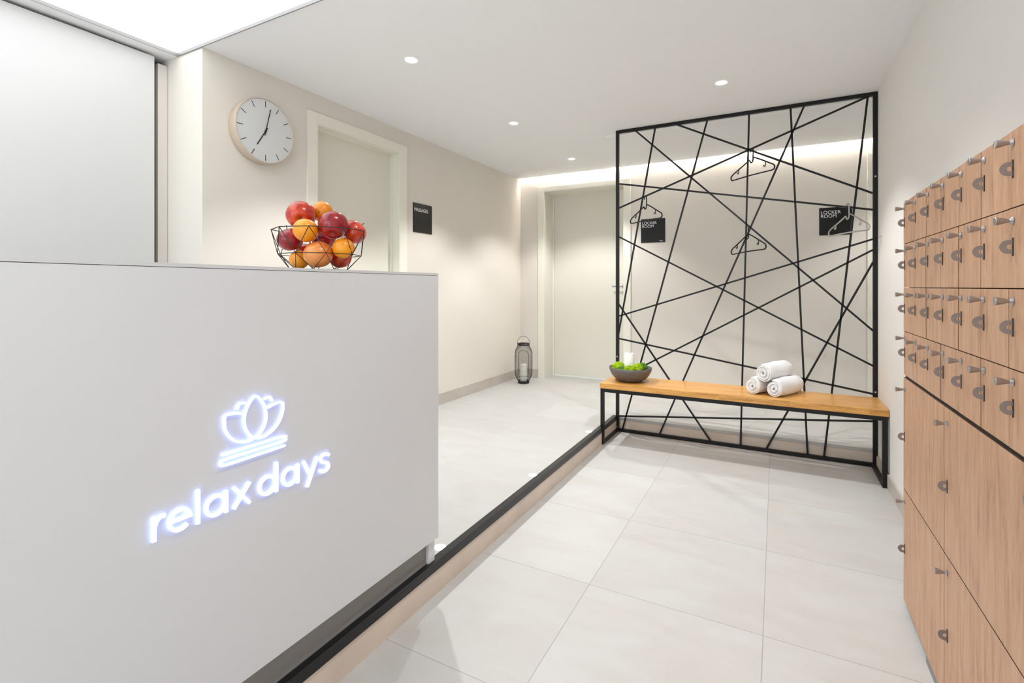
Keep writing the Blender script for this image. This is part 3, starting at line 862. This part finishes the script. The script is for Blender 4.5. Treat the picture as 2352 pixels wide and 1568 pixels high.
orange('orange', 'bright orange at the front left crossing the basket rim', (-1.2943, 1.0585, 1.3747), 0.0387, M['orange'], (R_(-25), R_(10), 0.2), 0.92)
apple('apple', 'dark red apple at front centre with its blossom end showing', (-1.2344, 1.1133, 1.3930), 0.0454, M['apple'], (R_(-38), R_(0), R_(40)))
apple('apple', 'red apple at the right edge of the pile with its stem up', (-1.2322, 1.1969, 1.3794), 0.0403, M['apple2'], (R_(-20), R_(38), R_(30)))
orange('orange', 'orange low at the right against the basket wires', (-1.2086, 1.1309, 1.3209), 0.0342, M['orange'], (R_(20), R_(15), 0.4))
orange('grapefruit', 'large peach coloured grapefruit low at front centre of the basket', (-1.2677, 1.0838, 1.3004), 0.0451, M['peach'], (R_(10), R_(-10), 0.1), 0.92, 'grapefruit')
apple('apple', 'crimson apple at the left side of the basket below the rim', (-1.3894, 1.0771, 1.3524), 0.0409, M['apple'], (R_(10), R_(-20), 1.0))
orange('orange', 'orange at the bottom left of the basket', (-1.364, 1.091, 1.2876), 0.0310, M['orange'], (R_(30), R_(30), 0.5))
apple('apple', 'crimson apple wedged in the middle of the pile below the top orange', (-1.3528, 1.1762, 1.3618), 0.0398, M['apple'], (R_(60), R_(10), 1.5))
apple('apple', 'red apple low at the left rear of the basket above the bottom left orange', (-1.3982, 1.1465, 1.3143), 0.0325, M['apple2'], (R_(20), R_(10), 2.5))
apple('apple', 'dull red apple at the bottom right of the basket', (-1.2698, 1.1752, 1.2975), 0.0374, M['apple2'], (R_(60), R_(10), 0.5))

# ------------------------------------------------------------------ bowl with moss and candle on the bench
bx, by = -1.003, 3.835
bowl = thing('ceramic_bowl', 'wide grey ceramic bowl on the left end of the bench', 'bowl', (bx, by, BT))
bm = bmesh.new()
lathe(bm, [(0, 0.0005), (0.075, 0.0005), (0.090, 0.004), (0.118, 0.022), (0.142, 0.050), (0.157, 0.080), (0.1635, 0.106), (0.1610, 0.1085), (0.1575, 0.107),
           (0.150, 0.080), (0.134, 0.052), (0.110, 0.028), (0.080, 0.014), (0, 0.012)], 64)
finish(bm, 'shell', M['bowl'], bowl, smooth=True)
cn = thing('pillar_candle', 'white pillar candle standing in the grey bowl', 'candle', (bx-0.012, by+0.012, BT+0.0125))
bm = bmesh.new()
lathe(bm, [(0, 0), (0.037, 0), (0.0385, 0.003), (0.0385, 0.196), (0.036, 0.200), (0.030, 0.197), (0, 0.194)], 40)
finish(bm, 'wax', M['candle'], cn, smooth='auto')
bm = bmesh.new(); tube(bm, [(0, 0, 0.193), (0.001, 0, 0.203), (0.003, 0.001, 0.208)], 0.0012, 6); finish(bm, 'wick', M['wick'], cn)

def moss(label, x, y, z, rx, ry, rz, m, seed):
    rnd = random.Random(seed)
    bm = bmesh.new()
    bmesh.ops.create_icosphere(bm, subdivisions=3, radius=1)
    for v in bm.verts:
        s = 0.82+0.1*rnd.random()
        v.co = Vector((v.co.x*rx*s, v.co.y*ry*s, v.co.z*rz*s))
    # curly tufts
    for k in range(420):
        a = rnd.uniform(0, 2*PI); c = rnd.uniform(-0.35, 1); s = math.sqrt(1-c*c)
        n = Vector((s*math.cos(a), s*math.sin(a), c))
        p = Vector((n.x*rx, n.y*ry, n.z*rz))*rnd.uniform(0.78, 0.95)
        q = p + Vector((n.x+rnd.uniform(-.7, .7), n.y+rnd.uniform(-.7, .7), n.z+rnd.uniform(-.4, .8)))*0.006
        e = q + Vector((rnd.uniform(-1, 1), rnd.uniform(-1, 1), rnd.uniform(-.3, 1)))*0.005
        tube(bm, [p, q, e], [0.0022, 0.0024, 0.0008], 4)
    o = finish(bm, 'moss_clump', m, None, smooth=False)
    o.location = (x, y, z)
    return tag(o, label, 'moss', 'moss clumps in the grey bowl')
zm_ = BT+0.096
moss('bright lime green moss clump on the left side of the candle', bx-0.092, by-0.010, zm_+0.006, 0.044, 0.055, 0.036, M['moss1'], 1)
moss('small lime moss clump in front of the candle', bx+0.012, by-0.078, zm_+0.004, 0.034, 0.030, 0.024, M['moss1'], 2)
moss('green moss clump to the right of the candle', bx+0.064, by-0.038, zm_+0.008, 0.034, 0.042, 0.036, M['moss1'], 3)
moss('dark green moss clump at the right rear of the bowl', bx+0.080, by+0.042, zm_+0.006, 0.036, 0.036, 0.034, M['moss2'], 4)
moss('dark moss clump squeezed between candle and left clump', bx-0.044, by-0.070, zm_-0.006, 0.026, 0.026, 0.024, M['moss2'], 5)

# ------------------------------------------------------------------ rolled towels
def towel(label, p, ang, R, L, seed, turns=4.6, r0=0.005):
    rnd = random.Random(seed)
    pitch = (R-r0)/turns
    t = pitch*0.94
    N = int(turns*26)
    bm = bmesh.new()
    prof = []
    hl = L/2
    # rounded strip section: (radial, axial)
    for k in range(7):
        a = -PI/2+PI*k/6
        prof.append((t/2*math.sin(a), -hl-0.0+t*0.55*(1-math.cos(a))-0.0))
    sec = [(t/2*math.sin(-PI/2+PI*k/6), -hl+t*0.5-t*0.5*math.cos(-PI/2+PI*k/6)) for k in range(7)]
    nA = 7
    sec += [(t/2, -hl+0.02+(L-0.04)*k/nA) for k in range(nA+1)]
    sec += [(t/2*math.sin(PI/2-PI*k/6), hl-t*0.5+t*0.5*math.cos(PI/2-PI*k/6)) for k in range(7)]
    sec += [(-t/2, hl-0.02-(L-0.04)*k/nA) for k in range(nA+1)]
    ph = rnd.uniform(0, 6)
    rows = []
    for i in range(N+1):
        th = 2*PI*turns*i/N
        r = r0+pitch*th/(2*PI)
        row = []
        sag = 0.003*math.sin(2.0*th+ph)
        tel = 0.010*math.sin(th*0.5+ph)*(1-i/N)
        for s, y in sec:
            flare = 1+0.05*math.sin(3.1*y/L*2+ph)+0.018*math.sin(17*y/L+th*1.3+ph)
            rr = (r+s)*flare+sag*(r/R)
            yy = y+tel*(1 if y < 0 else -0.6)+0.0016*math.sin(5*th+ph)
            x, z = rr*math.cos(th-PI*0.62), rr*math.sin(th-PI*0.62)
            if z < -R*0.93: z = -R*0.93+(z+R*0.93)*0.25
            row.append(bm.verts.new((x, yy, z)))
        rows.append(row)
    m = len(sec)
    for a, b in zip(rows, rows[1:]):
        for k in range(m): bm.faces.new((a[k], a[(k+1) % m], b[(k+1) % m], b[k]))
    bm.faces.new(rows[0]); bm.faces.new(rows[-1])
    o = finish(bm, 'rolled_towel', M['towel'], None, smooth=True)
    o.location = p; o.rotation_euler = (0, 0, ang)
    return tag(o, label, 'towel', 'rolled white towels on the bench')
TR = 0.056
ta = R_(-27)
towel('rolled white towel at the lower right of the stack', (0.052, 3.848, BT+TR*0.985), ta, TR, 0.30, 3)
towel('rolled white towel at the lower left of the stack', (-0.084, 3.872, BT+TR*0.985), ta, TR*0.98, 0.27, 8)
towel('rolled white towel lying on top of the other two', (-0.012, 3.870, BT+TR*0.985+0.0935), ta, TR*1.02, 0.30, 14)

# ------------------------------------------------------------------ lantern on the raised floor
lx, ly_ = -2.515, 4.985
ln = thing('lantern', 'tall black wire mesh lantern on the floor in the far corner', 'lantern', (lx, ly_, ZU))
prof = [(0.064, 0.030), (0.075, 0.045), (0.093, 0.085), (0.0985, 0.115), (0.0990, 0.20), (0.0990, 0.30), (0.0985, 0.345), (0.093, 0.370), (0.075, 0.405), (0.066, 0.425)]
def pr(z):
    for (r0, z0), (r1, z1) in zip(prof, prof[1:]):
        if z <= z1: return r0+(r1-r0)*(z-z0)/(z1-z0)
    return prof[-1][0]
bm = bmesh.new(); lathe(bm, [(0, 0.001), (0.060, 0.001), (0.063, 0.006), (0.064, 0.030), (0.060, 0.030), (0.058, 0.010), (0, 0.010)], 40); finish(bm, 'base', M['lwire'], ln, smooth='auto')
bm = bmesh.new(); lathe(bm, [(0.056, 0.425), (0.068, 0.425), (0.069, 0.444), (0.064, 0.450), (0.056, 0.448), (0.056, 0.425)], 40); finish(bm, 'top_ring', M['lwire'], ln, smooth='auto')
bm = bmesh.new()
NH = 44
for sgn in (-1, 1):
    for k in range(NH):
        pts = []
        for i in range(25):
            z = 0.030+0.395*i/24
            a = 2*PI*k/NH+sgn*i/24*1.9
            pts.append((pr(z)*math.cos(a), pr(z)*math.sin(a), z))
        tube(bm, pts, 0.00075, 3, caps=False)
finish(bm, 'wire_mesh', M['lwire'], ln, smooth=True)
# arched door outline facing the room
bm = bmesh.new()
fa = math.atan2(-ly_, -lx)
pts = []
for i in range(31):
    s = i/30
    if s < 0.36: u, z = -0.62, 0.09+(0.32-0.09)*s/0.36
    elif s < 0.64:
        q = (s-0.36)/0.28*PI; u, z = -0.62*math.cos(q), 0.32+0.062*math.sin(q)
    else: u, z = 0.62, 0.32-(0.32-0.09)*(s-0.64)/0.36
    a = fa+u; pts.append(((pr(z)+0.001)*math.cos(a), (pr(z)+0.001)*math.sin(a), z))
tube(bm, pts, 0.0022, 6, closed=True)
finish(bm, 'door_outline', M['lwire'], ln, smooth=True)
bm = bmesh.new()
hpts = []
for i in range(25):
    a = PI*i/24
    q = Vector((math.cos(a)*0.070, 0, 0.440+0.088*math.sin(a)))
    q.rotate(Matrix.Rotation(fa+PI/2, 3, 'Z')); hpts.append(q)
tube(bm, hpts, 0.0022, 8); finish(bm, 'handle', M['lwire'], ln, smooth=True)
c2 = thing('pillar_candle', 'ivory pillar candle inside the black lantern', 'candle', (lx, ly_, ZU+0.0105))
bm = bmesh.new(); lathe(bm, [(0, 0), (0.037, 0), (0.038, 0.003), (0.038, 0.200), (0.034, 0.204), (0, 0.199)], 32); finish(bm, 'wax', M['candle'], c2, smooth='auto')
bm = bmesh.new(); tube(bm, [(0, 0, 0.198), (0.001, 0, 0.211)], 0.0012, 6); finish(bm, 'wick', M['wick'], c2)

# ------------------------------------------------------------------ small lit markers in the raised floor beside the step
for y, lab in ((1.68, 'nearest small round floor light by the counter end'), (2.575, 'small round floor light halfway along the step'), (3.545, 'small round floor light closest to the bench')):
    bm = bmesh.new(); lathe(bm, [(0, ZU+0.0015), (0.024, ZU+0.0015), (0.026, ZU+0.0002), (0, ZU+0.0002)], 28)
    me_ = finish(bm, 'floor_light', M['marker'], None)
    for v in me_.data.vertices: v.co.z -= ZU
    me_.location = (-1.238, y, ZU)
    tag(me_, lab, 'floor light', 'floor lights along the step')
